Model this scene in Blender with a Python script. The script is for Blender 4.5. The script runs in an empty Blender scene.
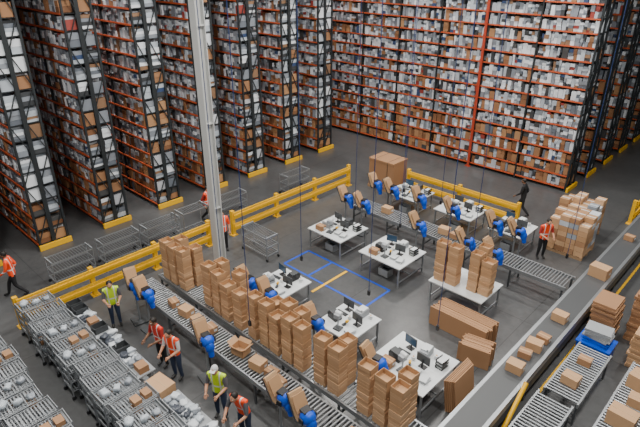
import bpy, bmesh, math, random
from mathutils import Vector, Matrix
random.seed(3)
F=535.0; TH=math.radians(26.2); PHI=math.radians(43.7); HC=11.0
col=bpy.context.collection
def newmat(name,c,rough=0.6,metal=0.0,ramp=None,interp='CONSTANT',emit=0):
    m=bpy.data.materials.new(name); m.use_nodes=True; nt=m.node_tree; b=nt.nodes['Principled BSDF']
    b.inputs['Base Color'].default_value=(*c,1); b.inputs['Roughness'].default_value=rough; b.inputs['Metallic'].default_value=metal
    if emit: b.inputs['Emission Color'].default_value=(*c,1); b.inputs['Emission Strength'].default_value=emit
    if ramp:
        g=nt.nodes.new('ShaderNodeNewGeometry'); r=nt.nodes.new('ShaderNodeValToRGB'); r.color_ramp.interpolation=interp
        els=r.color_ramp.elements
        els[0].position=0; els[0].color=(*ramp[0][1],1); els[1].position=ramp[1][0]; els[1].color=(*ramp[1][1],1)
        for p,cc in ramp[2:]:
            e=els.new(p); e.color=(*cc,1)
        nt.links.new(g.outputs['Random Per Island'],r.inputs[0]); nt.links.new(r.outputs[0],b.inputs['Base Color'])
    return m
class MB:
    def __init__(s): s.v=[];s.f=[];s.m=[];s.mats=[];s.sm=[]
    def mi(s,mat):
        if mat not in s.mats: s.mats.append(mat)
        return s.mats.index(mat)
    def add(s,V,Fs,mat,smooth=False):
        i=len(s.v); s.v+=[tuple(p) for p in V]; s.f+=[tuple(i+k for k in f) for f in Fs]; s.m+=[s.mi(mat)]*len(Fs); s.sm+=[smooth]*len(Fs)
    def box(s,c,sz,mat,rz=0,rx=0,ry=0,taper=1):
        hx,hy,hz=sz[0]/2,sz[1]/2,sz[2]/2; t=taper
        P=[(-hx*t,-hy*t,-hz),(hx*t,-hy*t,-hz),(hx*t,hy*t,-hz),(-hx*t,hy*t,-hz),(-hx,-hy,hz),(hx,-hy,hz),(hx,hy,hz),(-hx,hy,hz)]
        if rz or rx or ry:
            M=Matrix.Rotation(rz,3,'Z')@Matrix.Rotation(ry,3,'Y')@Matrix.Rotation(rx,3,'X'); P=[tuple(M@Vector(p)) for p in P]
        s.add([(p[0]+c[0],p[1]+c[1],p[2]+c[2]) for p in P],[(0,3,2,1),(4,5,6,7),(0,1,5,4),(1,2,6,5),(2,3,7,6),(3,0,4,7)],mat)
    def tube(s,p,q,r,mat,n=8,r2=None,caps=True):
        p=Vector(p);q=Vector(q);d=(q-p).normalized(); a=d.orthogonal().normalized(); b=d.cross(a); r2=r if r2 is None else r2
        V=[];
        for k in range(n):
            t=2*math.pi*k/n; o=a*math.cos(t)+b*math.sin(t); V+=[p+o*r,q+o*r2]
        Fs=[(2*k,2*((k+1)%n),2*((k+1)%n)+1,2*k+1) for k in range(n)]
        s.add(V,Fs,mat,n>6)
        if caps: s.add([V[2*k] for k in range(n)]+[V[2*k+1] for k in range(n)],[tuple(reversed(range(n))),tuple(range(n,2*n))],mat)
    def ell(s,c,r,mat,nu=12,nv=8,fn=None,rz=0):
        V=[];Fs=[];cr,sr=math.cos(rz),math.sin(rz)
        for j in range(nv+1):
            ph=math.pi*j/nv
            for i in range(nu):
                t=2*math.pi*i/nu; p=[math.sin(ph)*math.cos(t),math.sin(ph)*math.sin(t),math.cos(ph)]
                if fn: p=fn(p)
                x,y,z=p[0]*r[0],p[1]*r[1],p[2]*r[2]
                V.append((c[0]+x*cr-y*sr,c[1]+x*sr+y*cr,c[2]+z))
        for j in range(nv):
            for i in range(nu): Fs.append((j*nu+i,(j+1)*nu+i,(j+1)*nu+(i+1)%nu,j*nu+(i+1)%nu))
        s.add(V,Fs,mat,True)
    def obox(s,c,sz,mat,flap=0,rz=0):
        w,d,h=sz; th=0.012; M=Matrix.Rotation(rz,3,'Z')
        def B(o,z3,**k):
            o=M@Vector(o); s.box((c[0]+o.x,c[1]+o.y,c[2]+o.z),z3,mat,rz=rz,**k)
        B((0,0,th/2),(w,d,th))
        B((w/2-th/2,0,h/2),(th,d,h)); B((-w/2+th/2,0,h/2),(th,d,h)); B((0,d/2-th/2,h/2),(w,th,h)); B((0,-d/2+th/2,h/2),(w,th,h))
        if flap:
            f=w*0.4
            B((w/2+f*.35,0,h+f*.3),(f,d,.008),ry=-0.7); B((-w/2-f*.35,0,h+f*.3),(f,d,.008),ry=0.7)
            g=d*.35
            B((0,d/2+g*.35,h+g*.3),(w,g,.008),rx=0.7); B((0,-d/2-g*.35,h+g*.3),(w,g,.008),rx=-0.7)
    def mesh(s,name):
        me=bpy.data.meshes.new(name); me.from_pydata(s.v,[],s.f)
        for m in s.mats: me.materials.append(m)
        me.polygons.foreach_set('material_index',s.m); me.polygons.foreach_set('use_smooth',s.sm); me.update(); return me
def obj(name,me,loc=(0,0,0),rz=0,parent=None):
    o=bpy.data.objects.new(name,me); col.objects.link(o); o.location=loc; o.rotation_euler[2]=rz
    if parent: o.parent=parent
    return o
# ---------- materials
orange=newmat('rack_orange',(0.5,0.09,0.03),0.5); blk=newmat('rack_upright',(0.025,0.03,0.033),0.5,0.2)
redm=newmat('rack_red',(0.42,0.05,0.02),0.5)
goods=newmat('bagged_goods',(0.6,0.6,0.6),0.45,0,ramp=[(0,(0.46,0.51,0.56)),(0.27,(0.24,0.265,0.3)),(0.5,(0.76,0.8,0.84)),(0.72,(0.05,0.055,0.06)),(0.82,(0.26,0.15,0.085)),(0.88,(0.14,0.16,0.19)),(0.97,(0.04,0.07,0.16)),(0.985,(0.3,0.05,0.04))])
cart=newmat('carton_goods',(0.3,0.15,0.07),0.7,0,ramp=[(0,(0.34,0.17,0.08)),(0.35,(0.22,0.1,0.045)),(0.55,(0.42,0.23,0.11)),(0.72,(0.5,0.52,0.55)),(0.9,(0.06,0.06,0.06))])
yel=newmat('safety_yellow',(0.85,0.47,0.008),0.4)
white=newmat('table_white',(0.66,0.69,0.7),0.35); steel=newmat('galvanised_steel',(0.38,0.4,0.42),0.38,0.7)
lgrey=newmat('light_grey_plastic',(0.33,0.35,0.37),0.5); cgrey=newmat('cart_grey',(0.32,0.34,0.36),0.4,0.4); dgrey=newmat('dark_grey',(0.06,0.065,0.07),0.5); black=newmat('black_plastic',(0.012,0.012,0.014),0.4)
belt=newmat('belt_rubber',(0.075,0.08,0.085),0.45); blue=newmat('machine_blue',(0.004,0.08,0.6),0.35); bluet=newmat('blue_tape',(0.005,0.07,0.55),0.5)
kraft=newmat('cardboard',(0.5,0.28,0.13),0.75,0,ramp=[(0,(0.43,0.245,0.12)),(1,(0.58,0.36,0.2))],interp='LINEAR')
kraft2=newmat('cardboard_dark',(0.42,0.22,0.1),0.75,0,ramp=[(0,(0.3,0.155,0.075)),(1,(0.42,0.235,0.12))],interp='LINEAR')
paper=newmat('kraft_paper',(0.52,0.33,0.18),0.8); bagm=newmat('poly_bag',(0.6,0.6,0.6),0.3,0,ramp=[(0,(0.62,0.66,0.7)),(0.3,(0.3,0.33,0.37)),(0.6,(0.06,0.07,0.09)),(.8,(.5,.55,.6))])
screen=newmat('screen',(0.04,0.08,0.14),0.15); colw=newmat('column_paint',(0.55,0.56,0.55),0.5); wood=newmat('pallet_wood',(0.35,0.22,0.12),0.8)
lamp=newmat('lamp_face',(1,0.95,.88),0.5,emit=6); wallm=newmat('wall_panel',(0.3,0.32,0.34),0.7); cordm=newmat('cord_blue',(0.01,0.03,0.12),0.5)
conc=newmat('floor_concrete',(0.1,0.105,0.11),0.28)
nt=conc.node_tree; tc=nt.nodes.new('ShaderNodeTexCoord'); n1=nt.nodes.new('ShaderNodeTexNoise'); n1.inputs['Scale'].default_value=0.4; n1.inputs['Detail'].default_value=10; n1.inputs['Roughness'].default_value=0.65
r=nt.nodes.new('ShaderNodeValToRGB'); r.color_ramp.elements[0].position=0.28; r.color_ramp.elements[0].color=(0.068,0.07,0.073,1); r.color_ramp.elements[1].position=0.75; r.color_ramp.elements[1].color=(0.115,0.118,0.12,1)
nt.links.new(tc.outputs['Object'],n1.inputs['Vector']); nt.links.new(n1.outputs['Fac'],r.inputs[0])
bk=nt.nodes.new('ShaderNodeTexBrick'); bk.offset=0; bk.inputs['Scale'].default_value=1; bk.inputs['Brick Width'].default_value=5; bk.inputs['Row Height'].default_value=5; bk.inputs['Mortar Size'].default_value=.012; bk.inputs['Color1'].default_value=(1,1,1,1); bk.inputs['Color2'].default_value=(.95,.95,.95,1); bk.inputs['Mortar'].default_value=(.55,.55,.55,1)
n2=nt.nodes.new('ShaderNodeTexNoise'); n2.inputs['Scale'].default_value=3; n2.inputs['Detail'].default_value=6; n2.inputs['Distortion'].default_value=1.5
r2=nt.nodes.new('ShaderNodeValToRGB'); r2.color_ramp.elements[0].position=.35; r2.color_ramp.elements[0].color=(.86,.86,.86,1); r2.color_ramp.elements[1].position=.6; r2.color_ramp.elements[1].color=(1,1,1,1)
nt.links.new(tc.outputs['Object'],n2.inputs['Vector']); nt.links.new(tc.outputs['Object'],bk.inputs['Vector']); nt.links.new(n2.outputs['Fac'],r2.inputs[0])
mm=[nt.nodes.new('ShaderNodeMix') for _ in range(2)]
for m_ in mm: m_.data_type='RGBA'; m_.blend_type='MULTIPLY'; m_.inputs[0].default_value=1
nt.links.new(r.outputs[0],mm[0].inputs[6]); nt.links.new(bk.outputs['Color'],mm[0].inputs[7]); nt.links.new(mm[0].outputs[2],mm[1].inputs[6]); nt.links.new(r2.outputs[0],mm[1].inputs[7]); nt.links.new(mm[1].outputs[2],nt.nodes['Principled BSDF'].inputs['Base Color'])
# ---------- racks
def rackmesh(name,nb,seed):
    R=random.Random(seed); b=MB(); B=2.7; P=0.62; NL=20
    for i in range(nb+1):
        x=-i*B
        for y in (0.04,0.56,0.64,1.16): b.box((x,y,6.3),(0.07,0.08,12.6),blk)
        if i==0:
            for k in range(10):
                for y0 in (0.3,0.9):
                    b.box((x,y0,0.9+k*1.24),(0.035,0.035,1.32),blk,rx=0.42*(1 if k%2 else -1))
    for l in range(NL):
        z=0.2+l*P
        for i in range(nb):
            cx=-(i+.5)*B
            for y in (0,1.2): b.box((cx,y,z),(B-0.09,0.05,0.065),orange)
        b.box((-nb*B/2,0.6,z+0.01),(nb*B,1.1,0.02),blk)
        for i in range(nb):
            pb=R.choice((0.02,0.05,0.1,0.3)) if l>3 else (0.8 if l<2 else .4)
            for side in (0,1):
                x=-i*B-0.05
                while x>-(i+1)*B+0.2:
                    m=cart if R.random()<pb else goods
                    w=R.uniform(0.1,0.24) if m is goods else R.uniform(.16,.32)
                    w=min(w,x+(i+1)*B-.04)
                    if R.random()<0.04: x-=w*.7; continue
                    h=R.uniform(0.38,0.56); dp=R.uniform(0.42,0.52)
                    yy=(0.03+dp/2+R.uniform(0,0.06)); yy=yy if side==0 else 1.2-yy
                    zz=z+0.025; n=R.choice((1,2,3,4)) if m is goods else R.choice((1,2))
                    for q in range(n):
                        hh=h/n
                        b.box((x-w/2+R.uniform(-.015,.015),yy+R.uniform(-.03,.03),zz+hh/2),(w*R.uniform(.9,1.02),dp,hh*0.96),m,rz=R.uniform(-.1,.1) if m is goods else 0,ry=R.uniform(-.07,.07) if m is goods else 0); zz+=hh
                    x-=w+0.004
    b.box((0.12,0.6,0.12),(0.1,1.3,0.22),yel)
    return b.mesh(name)
RM=[rackmesh('rackmesh%d'%i,14,i) for i in range(3)]
for i in range(8): obj('pallet_rack',RM[i%3],(-21.35,3.1+2.72*i,0))
for i in range(7): obj('pallet_rack',RM[(i+1)%3],(-8.2,26.5+2.74*i,0))
b=MB(); b.box((0,0,6.3),(0.12,0.08,12.6),redm); b.box((0,0,0.02),(.3,.16,.04),redm)
for k in range(20): b.box((0,-.03,0.3+k*.62),(0.18,0.03,0.06),redm)
obj('rack_upright_post',b.mesh('redpost'),(-13.6,26.38,0))
# ---------- shell
b=MB(); b.box((-20,18,-0.1),(90,80,0.2),conc); obj('floor',b.mesh('floor'))
b=MB(); b.box((-65.1,18,7.2),(0.2,80,14.4),wallm); obj('wall_left',b.mesh('wl'))
b=MB(); b.box((-20,58.1,7.2),(90,0.2,14.4),wallm); obj('wall_back',b.mesh('wb'))
b=MB(); b.box((-20,18,14.5),(90,80,0.2),wallm); obj('ceiling',b.mesh('ceil'))
b=MB(); b.box((0,0.14,7.2),(0.32,0.03,14.4),colw); b.box((0,-0.14,7.2),(0.32,0.03,14.4),colw); b.box((0,0,7.2),(0.03,0.27,14.4),colw); b.box((0,0,0.02),(0.55,0.5,0.04),steel)
for z in (3,6,9,12): b.box((0,0,z),(0.28,0.26,.03),colw)
obj('steel_column',b.mesh('column'),(-14.2,9.6,0))
def rail(x0,y0,L,rz):
    b=MB(); n=max(1,round(L/2.4))
    for i in range(n+1):
        x=L*i/n; b.box((x,0,0.57),(0.15,0.15,1.14),yel); b.box((x,0,0.015),(0.28,0.28,0.03),yel)
    for z in (0.4,0.92):
        for dz,dy in ((0.1,-.09),(0,-.12),(-.1,-.09)): b.box((L/2,dy,z+dz),(L,0.05,0.1),yel)
    obj('guard_rail',b.mesh('rail'),(x0,y0,0),rz)
rail(-16.7,3.45,7.4,math.pi/2); rail(-16.7,12.1,7.5,math.pi/2); rail(-14.1,21.25,5.8,0)
rail(-4.7,25.0,1.3,math.pi/2)
b=MB()
for (x0,x1,y) in ((-13.4,-9.3,12.0),(-13.4,-9.3,13.35)): b.box(((x0+x1)/2,y,.003),(x1-x0,.08,.006),bluet)
for x in (-13.4,-12.1,-9.3): b.box((x,12.68,.003),(.08,1.35,.0065),bluet)
obj('blue_floor_tape',b.mesh('tape'))
b=MB(); b.box((-11.25,12.3,.008),(.1,1.9,.006),yel); obj('yellow_floor_tape',b.mesh('ytape'))
b=MB(); b.box((-3.3,18,.003),(.08,12,.006),yel); b.box((-0.4,18,.003),(.08,12,.006),yel); obj('yellow_floor_tape',b.mesh('ytape2'))
# ---------- conveyors
def roller_conv(name,x,y,L,W,rz,z=0.85,leg=2.0):
    b=MB()
    for sy in (-1,1): b.box((L/2,sy*W/2,z-.06),(L,.05,.14),steel)
    n=int(L/0.11)
    for i in range(n): b.tube((.06+i*.11,-W/2+.02,z),(.06+i*.11,W/2-.02,z),.028,steel,8)
    k=max(1,round(L/leg))
    for i in range(k+1):
        xx=.1+(L-.2)*i/k
        for sy in (-1,1): b.box((xx,sy*(W/2-.03),(z-.1)/2),(.06,.05,z-.1),dgrey)
        b.box((xx,0,.35),(.05,W-.1,.05),dgrey)
    return obj(name,b.mesh('rconv'),(x,y,0),rz)
roller_conv('roller_conveyor',-15.0,6.9,10.6,.75,0)
roller_conv('roller_conveyor',-15.0,7.95,10.6,.8,0)
roller_conv('roller_conveyor',-13.8,16.95,9.4,.9,0)
roller_conv('roller_conveyor',-2.65,8.0,3.4,.85,math.pi/2)
roller_conv('roller_conveyor',-2.6,11.6,2.5,.85,math.pi/2,.8)
roller_conv('roller_conveyor',-1.2,9.0,5.2,.85,math.pi/2)
b=MB(); L=20.
b.box((0,L/2,.85),(.66,L,.05),belt)
for sx in (-1,1):
    b.box((sx*.38,L/2,.765),(.1,L,.22),steel); b.box((sx*.41,L/2,.5),(.04,L,.3),dgrey)
for i in range(9):
    for sx in (-1,1): b.box((sx*.36,.3+i*(L-.6)/8,.3),(.07,.07,.6),dgrey)
    b.box((0,.3+i*(L-.6)/8,.3),(.7,.05,.05),dgrey)
obj('belt_conveyor',b.mesh('beltc'),(-3.87,6.5,0))
b=MB(); b.tube((0,0,.3),(0,1.1,1.2),.06,yel,10); b.box((0,0,.15),(.2,.2,.3),dgrey); obj('yellow_conveyor_guard',b.mesh('yg'),(-3.3,9.9,0))
# ---------- tables
def table(x0,x1,y0,y1,z=.85):
    b=MB(); w=x1-x0; d=y1-y0
    b.box((0,0,z-.02),(w,d,.04),white); b.box((0,0,z-.07),(w-.12,d-.12,.06),steel)
    for sx in (-1,1):
        for sy in (-1,1): b.box((sx*(w/2-.08),sy*(d/2-.08),(z-.1)/2),(.05,.05,z-.1),steel)
        b.box((sx*(w/2-.08),0,.2),(.04,d-.16,.04),steel)
    b.box((0,0,.22),(w-.16,.04,.04),steel)
    obj('packing_table',b.mesh('table'),((x0+x1)/2,(y0+y1)/2,0))
TB=[(-12.2,-10.8,9.3,10.9),(-9.2,-7.8,9.4,10.9),(-7.0,-5.1,9.1,10.9),(-13.7,-11.9,13.6,15.3),(-11.0,-9.1,13.6,15.3),(-8.0,-6.0,13.75,15.25),
    (-13.6,-11.9,18.7,20.2),(-11.0,-9.2,18.7,20.2),(-8.4,-6.95,18.7,20.2)]
for t in TB: table(*t)
b=MB(); b.box((0,0,.01),(.22,.16,.02),black); b.box((0,.03,.13),(.04,.03,.24),black); b.box((0,0,.28),(.42,.03,.27),dgrey); b.box((0,-.016,.28),(.39,.004,.24),screen); MON=b.mesh('monitor')
b=MB(); b.box((0,0,.1),(.26,.4,.2),lgrey); b.box((0,.02,.225),(.24,.3,.05),white); b.box((0,-.2,.12),(.16,.02,.03),black); b.box((.08,-.12,.255),(.05,.05,.012),dgrey); PRN=b.mesh('printer')
b=MB(); b.box((0,0,.1),(.26,.38,.2),black); b.box((0,.02,.225),(.22,.3,.05),dgrey); b.box((0,-.19,.12),(.18,.02,.03),lgrey); PRN2=b.mesh('printer2')
b=MB(); b.box((0,0,.012),(.4,.13,.02),black)
for i in range(4): b.box((0,-.045+i*.03,.025),(.37,.022,.008),dgrey)
KEY=b.mesh('keyboard')
b=MB(); b.box((0,0,.02),(.24,.22,.04),dgrey); b.tube((0,0,.04),(0,0,.46),.02,steel); b.box((0,-.02,.48),(.18,.18,.14),lgrey); b.tube((-.1,.04,.54),(.1,.04,.54),.07,white,14); TAPE=b.mesh('tapedisp')
b=MB(); b.tube((0,0,0),(0,0,.12),.06,white,14); b.tube((0,0,.12),(0,0,.122),.03,kraft,10); ROLL=b.mesh('roll')
b=MB()
for i in range(6): b.box((random.uniform(-.02,.02),random.uniform(-.02,.02),.008+i*.014),(.22,.28,.012),white if i%2 else lgrey,rz=random.uniform(-.2,.2))
PAP=b.mesh('papers')
b=MB()
for z in (0,.1,.2):
    b.box((0,0,z+.005),(.22,.3,.01),black)
    for s in (-1,1): b.box((s*.11,0,z+.04),(.008,.3,.07),black)
    b.box((0,0,z+.03),(.19,.26,.03),white)
TRAY=b.mesh('tray')
b=MB(); b.box((0,0,.05),(.06,.16,.03),black,rx=.3); b.box((0,.06,.1),(.07,.1,.05),yel); b.box((0,-.06,.02),(.08,.1,.04),dgrey); SCAN=b.mesh('scanner')
def closed(w,d,h,m=kraft):
    b=MB(); b.box((0,0,h/2),(w,d,h),m); b.box((0,0,h+.001),(w*.98,.05,.003),paper); b.box((w/2+.001,0,h*.85),(.003,.05,h*.3),paper); b.box((w/2+.002,d*.2,h*.45),(.003,.1,.08),white); return b.mesh('carton')
CA=closed(.42,.32,.26); CB=closed(.34,.26,.2,kraft2); CC=closed(.6,.42,.4)
b=MB(); b.obox((0,0,0),(.42,.34,.26),kraft,flap=1); OC=b.mesh('opencarton')
R=random.Random(8)
for k,(x0,x1,y0,y1) in enumerate(TB):
    cx,cy=(x0+x1)/2,(y0+y1)/2; z=.851
    if k!=5:
        obj('computer_monitor',MON,(cx-.35,cy+.42,z),R.uniform(-.3,.3)+(math.pi if k%2 else 0)); obj('keyboard',KEY,(cx-.4,cy+.16,z),R.uniform(-.1,.1))
        obj('label_printer',PRN if k%3 else PRN2,(cx+.12,cy+.5,z),R.uniform(-.15,.15)); obj('computer_monitor',MON,(cx+.33,cy+.02,z),math.pi+R.uniform(-.2,.2))
        obj('tape_dispenser',TAPE,(cx+.02,cy-.5,z),R.uniform(-.2,.2)); obj('label_printer',PRN2 if k%3 else PRN,(cx-.4,cy-.18,z),R.uniform(1.4,1.6))
        obj('tape_roll',ROLL,(cx-.02,cy+.08,z)); obj('barcode_scanner',SCAN,(cx+.05,cy-.2,z),R.uniform(-.5,.5)); obj('tape_roll',ROLL,(cx+.42,cy+.55,z))
        if x1-x0>1.6: obj('document_tray',TRAY,(cx+.7,cy+.38,z),R.uniform(-.1,.1)); obj('paper_pile',PAP,(cx+.65,cy-.4,z),R.uniform(-.2,.2)); obj('paper_pile',PAP,(cx+.35,cy-.35,z),R.uniform(-.1,.1))
        else: obj('paper_pile',PAP,(cx+.4,cy-.4,z),R.uniform(-.3,.3))
        if k in (0,2,3,4,6,8): obj('cardboard_box',CB,(cx-.42,cy-.57,z),R.uniform(-.05,.05))
        b=MB(); b.obox((0,0,0),(.45,.35,.3),lgrey); b.box((0,0,.1),(.4,.3,.15),dgrey); obj('waste_bin',b.mesh('wbin'),(cx,cy-.35,0.0))
# ---------- paper void fill machines
b=MB()
b.box((0,0,.03),(.5,.5,.05),dgrey); b.tube((0,0,.05),(0,0,1.3),.035,steel,10); b.box((0,0,1.3),(.12,.3,.08),dgrey)
b.box((-.22,0,1.57),(.03,.4,.72),dgrey,ry=-.5); b.box((-.17,0,1.6),(.08,.36,.68),paper,ry=-.5); b.box((-.07,0,1.32),(.16,.4,.04),dgrey,ry=.2)
b.box((-.11,0,1.7),(.02,.34,.42),kraft,ry=-.5)
def hd(p): return [p[0]*(1+.12*p[2]),p[1],p[2]]
b.ell((.17,0,1.46),(.2,.19,.2),blue,14,10,hd); b.ell((.3,0,1.33),(.13,.13,.2),blue,12,8); b.tube((.31,0,1.3),(.36,0,1.06),.1,blue,12,.075)
b.box((.1,.0,1.62),(.2,.22,.08),black); b.box((.17,.2,1.46),(.14,.03,.14),black); b.box((.17,-.2,1.46),(.14,.03,.14),black)
VF=b.mesh('voidfill')
MP=((-14.2,6.25),(-13.5,6.25),(-10.35,6.25),(-7.3,6.25),(-6.5,6.25),(-11.7,8.85),(-8.7,8.85),(-6.4,8.72),(-13.7,15.95),(-12.8,15.95),(-10.0,15.95),(-8.0,16.05),(-6.9,16.05),(-13.7,18.0),(-12.8,18.0),(-11.4,18.1),(-9.8,18.1),(-7.9,18.1),(-7.0,18.1),(-10.7,8.85))
for i,(x,y) in enumerate(MP): obj('paper_void_fill_machine',VF,(x,y,0),math.radians((i*37)%24-12))
for i,(x,y,zb) in enumerate(((-11.5,11.1,1.4),(-8.5,11.1,1.4),(-6.0,11.1,1.4),(-12.8,15.5,1.4),(-10.5,15.5,1.4),(-7.4,15.5,1.4),(-12.4,18.4,1.4),(-10.5,18.4,1.4),(-5.0,18.0,1.2),(-9.8,7.4,1.6),(-12.9,8.75,1.6))):
    b=MB(); b.tube((0,0,zb),(0,0,14.4),.011,cordm,5); b.box((0,0,zb),(.08,.06,.16),black); obj('hanging_power_cord',b.mesh('cord'),(x,y,0))
# ---------- carton stacks
def stack(n,w,d,h,seed,m=kraft):
    R=random.Random(seed); b=MB(); z=0
    for i in range(n-1):
        b.box((R.uniform(-.01,.01),R.uniform(-.01,.01),z+h*.5),(w*R.uniform(.96,1),d*R.uniform(.96,1),h*.96),m,rz=R.uniform(-.02,.02),taper=.985); z+=h
    b.obox((0,0,z),(w,d,h*1.5),m,rz=R.uniform(-.04,.04)); return b.mesh('stack')
ST=[stack(14,.38,.36,.1,1),stack(15,.37,.34,.095,2),stack(12,.38,.37,.1,3),stack(13,.35,.35,.105,4),stack(14,.37,.33,.1,5)]
R=random.Random(5)
for i,(x,y) in enumerate([(-14.5,7.75),(-14.05,7.75),(-13.55,7.75),(-14.3,8.18),(-13.5,8.18),(-12.2,7.8),(-11.65,7.75),(-11.2,7.75),(-11.15,8.18),(-12.1,8.22),(-10.6,7.75),(-9.95,7.75),(-9.45,7.75),(-9.0,7.75),(-8.5,7.75),(-8.05,7.75),(-9.5,8.18),(-9.0,8.18),(-8.5,8.18),(-7.3,7.75),(-6.8,7.75),(-6.85,8.18),(-5.85,7.75),(-5.35,7.75),(-4.9,7.75),(-5.0,8.18)]):
    obj('carton_stack',ST[(i*3+i//4)%5],(x,y,.885),R.uniform(-.06,.06))
for x,y,s in ((-7.75,14.1,1),(-7.3,14.15,0),(-6.6,14.3,3),(-6.2,14.35,2),(-6.6,14.8,1)): obj('carton_stack',ST[s],(x,y,.852))
for x,y,m,z in ((-13.0,6.9,CB,.885),(-12.3,6.9,CA,.885),(-11.6,6.85,CA,.885),(-11.1,6.95,CB,.885),(-8.9,6.9,CA,.885),(-8.4,6.95,CB,.885),(-8.0,6.85,CB,.885),(-5.5,6.9,CB,.885),
    (-10.8,16.95,CB,.885),(-12.2,16.95,CA,.885),(-8.9,16.95,CB,.885),(-9.4,17.0,CA,.885),
    (-3.85,11.6,CA,.88),(-3.9,12.3,CB,.88),(-3.85,12.8,CA,.88),(-3.8,13.3,CB,.88),(-3.85,14.6,CA,.88),(-3.85,18.0,CC,.88),(-3.9,21.5,CB,.88),(-3.8,23.5,CA,.88),
    (-2.6,12.2,CA,.835),(-2.6,13.2,CB,.835),(-1.2,13.2,CC,.885),(-1.1,12.5,CA,.885),(-1.2,11.6,CC,.885)):
    obj('cardboard_box',m,(x,y,z),R.uniform(-.15,.15))
obj('cardboard_box',OC,(-9.7,6.95,.885),.2)
def bundle(w,d,h,m,n=14,seed=0):
    R=random.Random(seed); b=MB(); t=h/n
    for i in range(n): b.box((R.uniform(-.04,.04),R.uniform(-.03,.03),t*(i+.5)),(w*R.uniform(.95,1),d*R.uniform(.95,1),t*.9),m,rz=R.uniform(-.02,.02))
    return b.mesh('bundle')
def onedge(w,d,h,m,n,seed):
    R=random.Random(seed); b=MB(); t=d/n
    for i in range(n): b.box((R.uniform(-.05,.05),-d/2+t*(i+.5),h/2*R.uniform(.94,1)),(w*R.uniform(.94,1),t*.85,h*.96),m)
    return b.mesh('onedge')
obj('flat_carton_bundle',onedge(2.0,.75,.7,kraft2,16,1),(-6.2,13.1,0)); obj('flat_carton_bundle',onedge(.9,.6,.65,kraft2,12,2),(-5.25,12.2,0),.2)
b=MB()
for i in range(6): b.box((i*.045,0,.52),(.03,1.2-.05*i,1.0),kraft2,ry=-.15)
obj('leaning_flat_cartons',b.mesh('lean'),(-4.85,10.4,0.015))
def pallet(b,w,d):
    for i in range(7): b.box((-w/2+.05+i*(w-.1)/6,0,.13),(.1,d,.025),wood)
    for s in (-1,0,1): b.box((0,s*(d/2-.06),.06),(w,.1,.11),wood)
b=MB(); pallet(b,1.6,1.2); b.box((0,0,.85),(1.5,1.15,1.38),kraft2); b.box((0,0,1.56),(1.54,1.19,.08),kraft2)
for s in (-.4,.4): b.box((s,0,1.605),(.02,1.2,.004),black); b.box((s,-.598,.85),(.02,.006,1.5),black)
obj('gaylord_pallet_box',b.mesh('gaylord'),(-15.1,20.8,0))
def palload(w,d,rows,seed):
    R=random.Random(seed); b=MB(); pallet(b,w,d)
    for l in range(rows):
        for i in range(4):
            for j in range(3):
                if l==rows-1 and R.random()<.45: continue
                m=R.choice((kraft,kraft,bagm,kraft2)); b.box((-w*3/8+i*w/4,-d/3+j*d/3,.25+l*.22),(w/4*.95,d/3*.95,.21),m,rz=R.uniform(-.05,.05))
                b.box((-w*3/8+i*w/4,-d/3+j*d/3,.358+l*.22),(w/4*.9,.06,.006),white)
    return b.mesh('palload')
obj('loaded_pallet',palload(1.5,1.3,7,1),(-5.8,20.8,0)); obj('loaded_pallet',palload(1.5,1.3,7,2),(-6.1,22.4,0))
b=MB(); w,d,h=.9,.7,.55
b.obox((0,0,.05),(w,d,h),blue); b.box((0,0,h+.05),(w+.06,d+.06,.04),blue) ; b.box((0,0,.025),(w-.1,d-.1,.05),dgrey)
for i in range(9): b.box((random.uniform(-.05,.05),0,h+.1+i*.05),(.7,.5,.04),lgrey if i>2 else blue,rz=random.uniform(-.1,.1))
obj('blue_bulk_bin',b.mesh('bin'),(-2.75,14.75,0))
obj('flat_carton_bundle',bundle(.7,.9,1.3,kraft2,16,3),(-2.95,16.1,0)); obj('flat_carton_bundle',bundle(.8,1.0,1.7,kraft2,18,4),(-1.95,16.8,0)); obj('flat_carton_bundle',bundle(.7,1.0,1.2,kraft,14,5),(-1.6,15.5,0))
obj('flat_carton_bundle',bundle(.8,1.0,1.5,kraft2,16,6),(-2.0,18.4,0))
# ---------- wire carts
def wirecart(L,W,H):
    b=MB()
    for sx in (-1,1):
        for sy in (-1,1):
            b.tube((sx*W/2,sy*L/2,.12),(sx*W/2,sy*L/2,H),.018,steel,6); b.tube((sx*W/2-.02,sy*L/2,.06),(sx*W/2+.02,sy*L/2,.06),.06,black,10)
    for z in (.25,.62,H-.05):
        for sx in (-1,1): b.box((sx*W/2,0,z),(.03,L,.04),steel)
        for sy in (-1,1): b.box((0,sy*L/2,z),(W,.03,.04),steel)
        for i in range(int(L/.1)): b.box((0,-L/2+.05+i*.1,z),(W,.012,.012),steel)
    for sy in (-1,1): b.box((0,sy*L/2,H),(W,.03,.03),lgrey)
    return b.mesh('wirecart')
WC=wirecart(1.5,.6,1.05)
for x,y in ((-18.4,5.9),(-18.4,7.8),(-18.3,9.6),(-18.2,17.2),(-18.3,13.2)): obj('wire_shelf_cart',WC,(x,y,0))
WC2=wirecart(1.2,.6,1.6)
obj('wire_shelf_cart',WC2,(-17.4,10.6,0)); obj('wire_shelf_cart',WC,(-14.7,11.9,0),math.pi/2)
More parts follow.
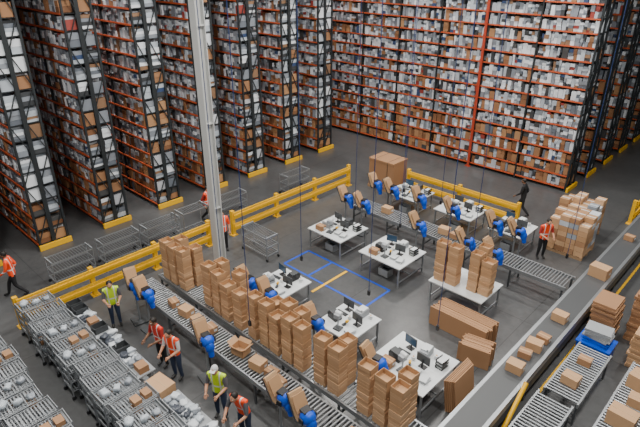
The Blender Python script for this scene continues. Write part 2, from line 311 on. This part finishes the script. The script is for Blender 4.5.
# ---------- picking carts
def bag(b,c,r,R):
    ph=R.uniform(0,6)
    def fn(p):
        k=1+.18*math.sin(5*p[0]+ph)+.12*math.sin(7*p[1]+2*ph)
        return [math.copysign(abs(t)**.6,t)*k for t in p]
    b.ell(c,r,bagm,10,6,fn,R.uniform(-.6,.6))
def pickcart(seed):
    R=random.Random(seed); b=MB(); W,L,H=.55,1.0,1.2
    for sx in (-1,1):
        for sy in (-1,1):
            b.box((sx*W/2,sy*L/2,H/2+.06),(.03,.03,H-.06),cgrey); b.tube((sx*W/2-.02,sy*L/2,.06),(sx*W/2+.02,sy*L/2,.06),.06,black,10)
    for z in (.28,.58,.88,1.14):
        for sx in (-1,1):
            b.box((sx*W/2,0,z),(.02,L,.03),cgrey); b.box((sx*W/2,0,z+.07),(.015,L,.015),cgrey)
        for i in range(13): b.box((0,-L/2+.04+i*.0767,z),(W,.028 if i%3 else .045,.01),cgrey)
        for sy in (-1,1): b.box((0,sy*L/2,z+.05),(W,.015,.1),lgrey)
        if z<1.1 or seed%2==0:
            for k in range(3):
                if R.random()<.6: bag(b,(R.uniform(-.1,.1),-.3+.3*k,z+.08),(R.uniform(.08,.13),R.uniform(.08,.13),R.uniform(.05,.08)),R)
                elif R.random()<.4: b.box((R.uniform(-.08,.08),-.3+.3*k,z+.07),(.26,.2,.13),kraft2)
    b.tube((-W/2,-L/2-.06,H),(W/2,-L/2-.06,H),.015,dgrey,8)
    return b.mesh('pickcart')
PC=[pickcart(i) for i in range(5)]
for i in range(12): obj('picking_cart',PC[(i*3)%5],(-15.9+i*.66,3.8+.08*math.sin(i*2.3),0),.03*math.sin(i*5))
for i in range(9): obj('picking_cart',PC[(i+1)%5],(-14.6+i*.66,1.95+.08*math.sin(i*1.3),0),.03*math.sin(i*3))
def sortbench(L,seed):
    R=random.Random(seed); b=MB(); W=.55; z=.8
    b.box((0,0,z-.02),(L,W,.04),lgrey)
    for sx in (-1,1):
        for sy in (-1,1): b.box((sx*(L/2-.05),sy*(W/2-.05),z/2-.02),(.05,.05,z-.04),steel)
    b.box((0,0,.25),(L-.1,W-.1,.03),lgrey)
    b.box((0,-W/2,z+.06),(L,.02,.16),lgrey)
    x=-L/2+.15
    while x<L/2-.1:
        t=R.random()
        if t<.75:
            for q in range(R.choice((1,2,3))):
                for yy in (-.13,.1): bag(b,(x+R.uniform(-.04,.04),yy+R.uniform(-.03,.03),z+.06+.08*q),(R.uniform(.08,.13),R.uniform(.09,.13),.05),R)
            x+=.22
        elif t<.9: b.box((x+.1,0,z+.1),(.32,.28,.2),kraft2,rz=R.uniform(-.2,.2)); x+=.45
        else: b.obox((x+.05,0,z),(.3,.4,.2),dgrey); x+=.4
    return b.mesh('sortbench')
for i,(x,L) in enumerate(((-14.4,2.2),(-12.05,2.2),(-9.1,1.5),(-7.2,2.0))): obj('sorting_bench',sortbench(L,i+2),(x,4.72,0))
b=MB(); b.box((0,0,.4),(.9,.55,.04),lgrey)
for sx in (-1,1):
    for sy in (-1,1): b.box((sx*.4,sy*.22,.2),(.04,.04,.4),steel)
obj('low_bench',b.mesh('lowb'),(-10.35,4.72,0))
obj('cardboard_box',closed(.65,.48,.55),(-10.25,4.72,.421),.1)
# ---------- people
skin=[newmat('skin_a',(0.5,0.26,0.16),0.5),newmat('skin_b',(0.2,0.1,0.055),0.5)]
hairm=newmat('hair',(0.012,0.009,0.007),0.6); jeans=newmat('jeans',(0.03,0.045,0.09),0.8); blackc=newmat('black_cloth',(0.012,0.012,0.014),0.8); shirtg=newmat('grey_shirt',(0.1,0.1,0.11),0.8); shirtr=newmat('red_shirt',(0.35,0.02,0.015),0.8); shirtw=newmat('white_shirt',(0.6,0.6,0.6),0.8); shoe=newmat('shoe',(0.02,0.02,0.02),0.5); eyew=newmat('eye_white',(.8,.8,.8),.3); lips=newmat('lips',(.3,.1,.08),.5)
def vestmat(name,c):
    m=newmat(name,c,.6); nt=m.node_tree; b=nt.nodes['Principled BSDF']; tc=nt.nodes.new('ShaderNodeTexCoord'); sx=nt.nodes.new('ShaderNodeSeparateXYZ'); nt.links.new(tc.outputs['Object'],sx.inputs[0])
    def band(out,c0,w,absv=False):
        src=out
        if absv: a=nt.nodes.new('ShaderNodeMath'); a.operation='ABSOLUTE'; nt.links.new(src,a.inputs[0]); src=a.outputs[0]
        n=nt.nodes.new('ShaderNodeMath'); n.operation='COMPARE'; nt.links.new(src,n.inputs[0]); n.inputs[1].default_value=c0; n.inputs[2].default_value=w; return n.outputs[0]
    a=band(sx.outputs['Z'],1.1,.022); d=band(sx.outputs['X'],.1,.016,True); mx=nt.nodes.new('ShaderNodeMath'); mx.operation='MAXIMUM'; nt.links.new(a,mx.inputs[0]); nt.links.new(d,mx.inputs[1])
    mix=nt.nodes.new('ShaderNodeMix'); mix.data_type='RGBA'; mix.inputs[6].default_value=(*c,1); mix.inputs[7].default_value=(.7,.72,.7,1); nt.links.new(mx.outputs[0],mix.inputs[0]); nt.links.new(mix.outputs[2],b.inputs['Base Color']); return m
vo=vestmat('orange_vest',(1.0,0.08,0.01)); vr=vestmat('red_vest',(0.7,0.03,0.01)); vy=vestmat('yellow_vest',(0.6,0.85,0.02))
POSE={
'work':dict(sp=.02,ch=(0,.07,1.36),nk=(0,.1,1.5),hd=(0,.15,1.62),el=(.25,.12,1.13),wr=(.16,.38,1.1),er=None,kn=(.1,.02,.5),an=(.11,-.03,.09),kl=None,al=None),
'lean':dict(sp=.06,ch=(0,.17,1.34),nk=(0,.24,1.47),hd=(0,.32,1.57),el=(.27,.26,1.1),wr=(.19,.47,1.04),er=None,kn=(.1,.03,.5),an=(.12,-.05,.09),kl=None,al=None),
'stand':dict(sp=.0,ch=(0,.0,1.38),nk=(0,.01,1.52),hd=(0,.04,1.64),el=(.25,-.02,1.13),wr=(.25,.1,.9),er=None,kn=(.1,.01,.5),an=(.11,-.03,.09),kl=None,al=None),
'walk':dict(sp=.02,ch=(0,.05,1.37),nk=(0,.07,1.51),hd=(0,.11,1.63),el=(.24,-.1,1.14),wr=(.23,.03,.92),er=((-.24,.1,1.14),(-.2,.31,.98)),kn=(.1,.2,.52),an=(.1,.3,.09),kl=(-.1,-.03,.49),al=(-.1,-.36,.14)),
}
def person(x,y,rz,pose,vest,shirt,pants,sk,scale=1.04,hat=None,longsl=False):
    P=POSE[pose]; root=bpy.data.objects.new('warehouse_worker',None); col.objects.link(root); root.location=(x,y,0); root.rotation_euler[2]=rz; root.scale=(scale,)*3
    V=[];E=[];RD=[];S=[]
    def av(p,r): V.append(Vector(p)); RD.append(r if isinstance(r,tuple) else (r,r)); return len(V)-1
    def ed(a,b_,m): E.append((a,b_)); S.append(m)
    pel=av((0,0,.95),(.15,.12)); sp=av((0,P['sp'],1.13),(.145,.11)); ch=av(P['ch'],(.175,.125)); nk=av(P['nk'],.058); hb=av((Vector(P['nk'])+Vector(P['hd']))/2,.055)
    ed(pel,sp,vest); ed(sp,ch,vest); ed(ch,nk,skin[sk]); ed(nk,hb,skin[sk])
    wrists=[]
    for s in (1,-1):
        el=P['el'] if s>0 or not P['er'] else P['er'][0]; wr=P['wr'] if s>0 or not P['er'] else P['er'][1]
        if s<0 and not P['er']: el=(-el[0],el[1],el[2]); wr=(-wr[0],wr[1],wr[2])
        c=P['ch']; sh=av((s*.19,c[1],c[2]+.06),.072); e=av(el,.05); w=av(wr,.032)
        ed(ch,sh,vest); ed(sh,e,shirt); ed(e,w,shirt if longsl else skin[sk]); wrists.append((Vector(el),Vector(wr),s))
        kn=P['kn'] if s>0 or not P['kl'] else P['kl']; an=P['an'] if s>0 or not P['al'] else P['al']
        if s<0 and not P['kl']: kn=(-kn[0],kn[1],kn[2]); an=(-an[0],an[1],an[2])
        hp=av((s*.09,0,.86),.1); k=av(kn,.068); a=av(an,.048); to=av((an[0]*1.08,an[1]+.17,max(.045,an[2]-.05)),.04)
        ed(pel,hp,pants); ed(hp,k,pants); ed(k,a,pants); ed(a,to,shoe)
    me=bpy.data.meshes.new('body'); me.from_pydata([tuple(v) for v in V],E,[]); o=bpy.data.objects.new('body',me); col.objects.link(o)
    md=o.modifiers.new('s','SKIN')
    bm=bmesh.new(); bm.from_mesh(me); ly=bm.verts.layers.skin.verify(); bm.verts.ensure_lookup_table()
    for i,v in enumerate(bm.verts): v[ly].radius=RD[i]; v[ly].use_root=(i==0)
    bm.to_mesh(me); bm.free()
    sb=o.modifiers.new('u','SUBSURF'); sb.levels=2; sb.render_levels=2
    dg=bpy.context.evaluated_depsgraph_get(); nm=bpy.data.meshes.new_from_object(o.evaluated_get(dg)); bpy.data.objects.remove(o)
    nm.materials.clear(); ms=[]
    for m in S:
        if m not in ms: ms.append(m)
    for m in ms: nm.materials.append(m)
    for p in nm.polygons:
        best=9;bi=0
        for j,(a,c) in enumerate(E):
            A=V[a];B=V[c];d=B-A;t=max(0,min(1,(p.center-A).dot(d)/d.length_squared)); dd=(p.center-(A+d*t)).length-(RD[a][0]*(1-t)+RD[c][0]*t)
            if dd<best: best=dd;bi=j
        m=S[bi]
        if m is pants and p.center.z>.88: m=vest
        if m is skin[sk] and bi==2 and p.center.z<P['nk'][2]-.03: m=vest
        p.material_index=ms.index(m); p.use_smooth=True
    obj('body',nm,parent=root)
    b=MB(); h=Vector(P['hd']); s_=skin[sk]
    def hf(p):
        q=list(p)
        if q[2]<-.2: q[0]*=1-.25*(-q[2]-.2)
        return q
    b.ell(h,(.077,.095,.118),s_,16,12,hf); b.ell((h.x,h.y+.095,h.z-.015),(.014,.022,.024),s_,8,6)
    for s in (-1,1):
        b.ell((h.x+s*.03,h.y+.083,h.z+.01),(.014,.01,.009),eyew,8,6); b.ell((h.x+s*.03,h.y+.092,h.z+.01),(.006,.004,.006),hairm,6,4); b.ell((h.x+s*.078,h.y,h.z-.005),(.01,.02,.03),s_,8,6)
    b.ell((h.x,h.y+.083,h.z-.055),(.026,.009,.007),lips,8,4)
    obj('head',b.mesh('head'),parent=root)
    b=MB(); b.ell((h.x,h.y-.018,h.z+.035),(.087,.098,.1),hat or hairm,14,8)
    if hat: b.box((h.x,h.y+.1,h.z+.05),(.13,.1,.012),hat,rx=-.2)
    obj('cap' if hat else 'hair',b.mesh('hair'),parent=root)
    b=MB()
    for e,w,s in wrists:
        d=(w-e).normalized(); side=Vector((1,0,0)); side=(side-d*side.dot(d)).normalized(); up=side.cross(d).normalized()
        if up.z<0: up=-up
        b.tube(w-d*.01,w+d*.09,.028,s_,8,.036)
        for i,(o_,L) in enumerate(((-.03,.065),(-.01,.078),(.01,.072),(.03,.055))):
            a=w+d*.085+side*o_; m1=a+d*L*.55-up*.01; m2=m1+d*L*.3-up*L*.4; b.tube(a,m1,.009,s_,6,.008); b.tube(m1,m2,.008,s_,6,.006)
        a=w+d*.03-side*s*.03; m1=a+d*.04-side*s*.03; b.tube(a,m1,.011,s_,6,.009); b.tube(m1,m1+d*.03-up*.01,.009,s_,6,.007)
    obj('hands',b.mesh('hands'),parent=root)
D=math.radians
person(-18.6,4.0,D(150),'walk',vo,blackc,blackc,1,longsl=True)
person(-18.4,12.0,D(-60),'walk',vo,shirtr,blackc,0,longsl=True)
person(-15.9,11.0,D(-120),'stand',vo,blackc,blackc,0)
person(-14.5,5.6,D(-110),'work',vy,shirtg,jeans,0)
person(-11.75,5.65,D(-170),'work',vr,shirtr,blackc,1)
person(-11.0,5.65,D(-160),'work',vo,shirtw,jeans,0)
person(-8.95,5.65,D(-150),'work',vy,shirtg,jeans,0,scale=1.06,hat=shirtw)
person(-7.95,5.65,D(-165),'lean',vo,shirtg,jeans,0,scale=1.06)
person(-6.35,19.3,D(-130),'work',vo,shirtr,blackc,0)
person(-8.6,22.4,D(100),'walk',blackc,blackc,blackc,1,longsl=True)
# ---------- lights
w=bpy.data.worlds.new('World'); bpy.context.scene.world=w; w.use_nodes=True; w.node_tree.nodes['Background'].inputs[0].default_value=(0.64,0.66,0.69,1); w.node_tree.nodes['Background'].inputs[1].default_value=0.45
b=MB(); b.box((0,0,.1),(1.6,.8,.12),white); b.box((0,0,.03),(1.5,.7,.02),lamp)
for s in (-.6,.6): b.tube((s,0,.16),(s,0,.95),.01,steel,6)
HB=b.mesh('highbay')
for X in (-34,-25,-16,-9,-1):
    for Y in (2,10,18,25):
        e=bpy.data.objects.new('high_bay_light',None); col.objects.link(e); e.location=(X,Y,13.4)
        obj('housing',HB,parent=e)
        l=bpy.data.lights.new('highbay','AREA'); l.shape='RECTANGLE'; l.size=1.5; l.size_y=.7; l.energy=680 if X>-20 and Y<20 else 460; l.color=(1.0,0.965,0.91); o=bpy.data.objects.new('lamp',l); col.objects.link(o); o.parent=e; o.location=(0,0,-.02)
c=bpy.data.cameras.new('cam'); c.sensor_width=36; c.lens=36*F/640; o=bpy.data.objects.new('camera',c); col.objects.link(o); o.location=(0,0,HC); o.rotation_euler=(math.pi/2-TH,0,PHI); bpy.context.scene.camera=o
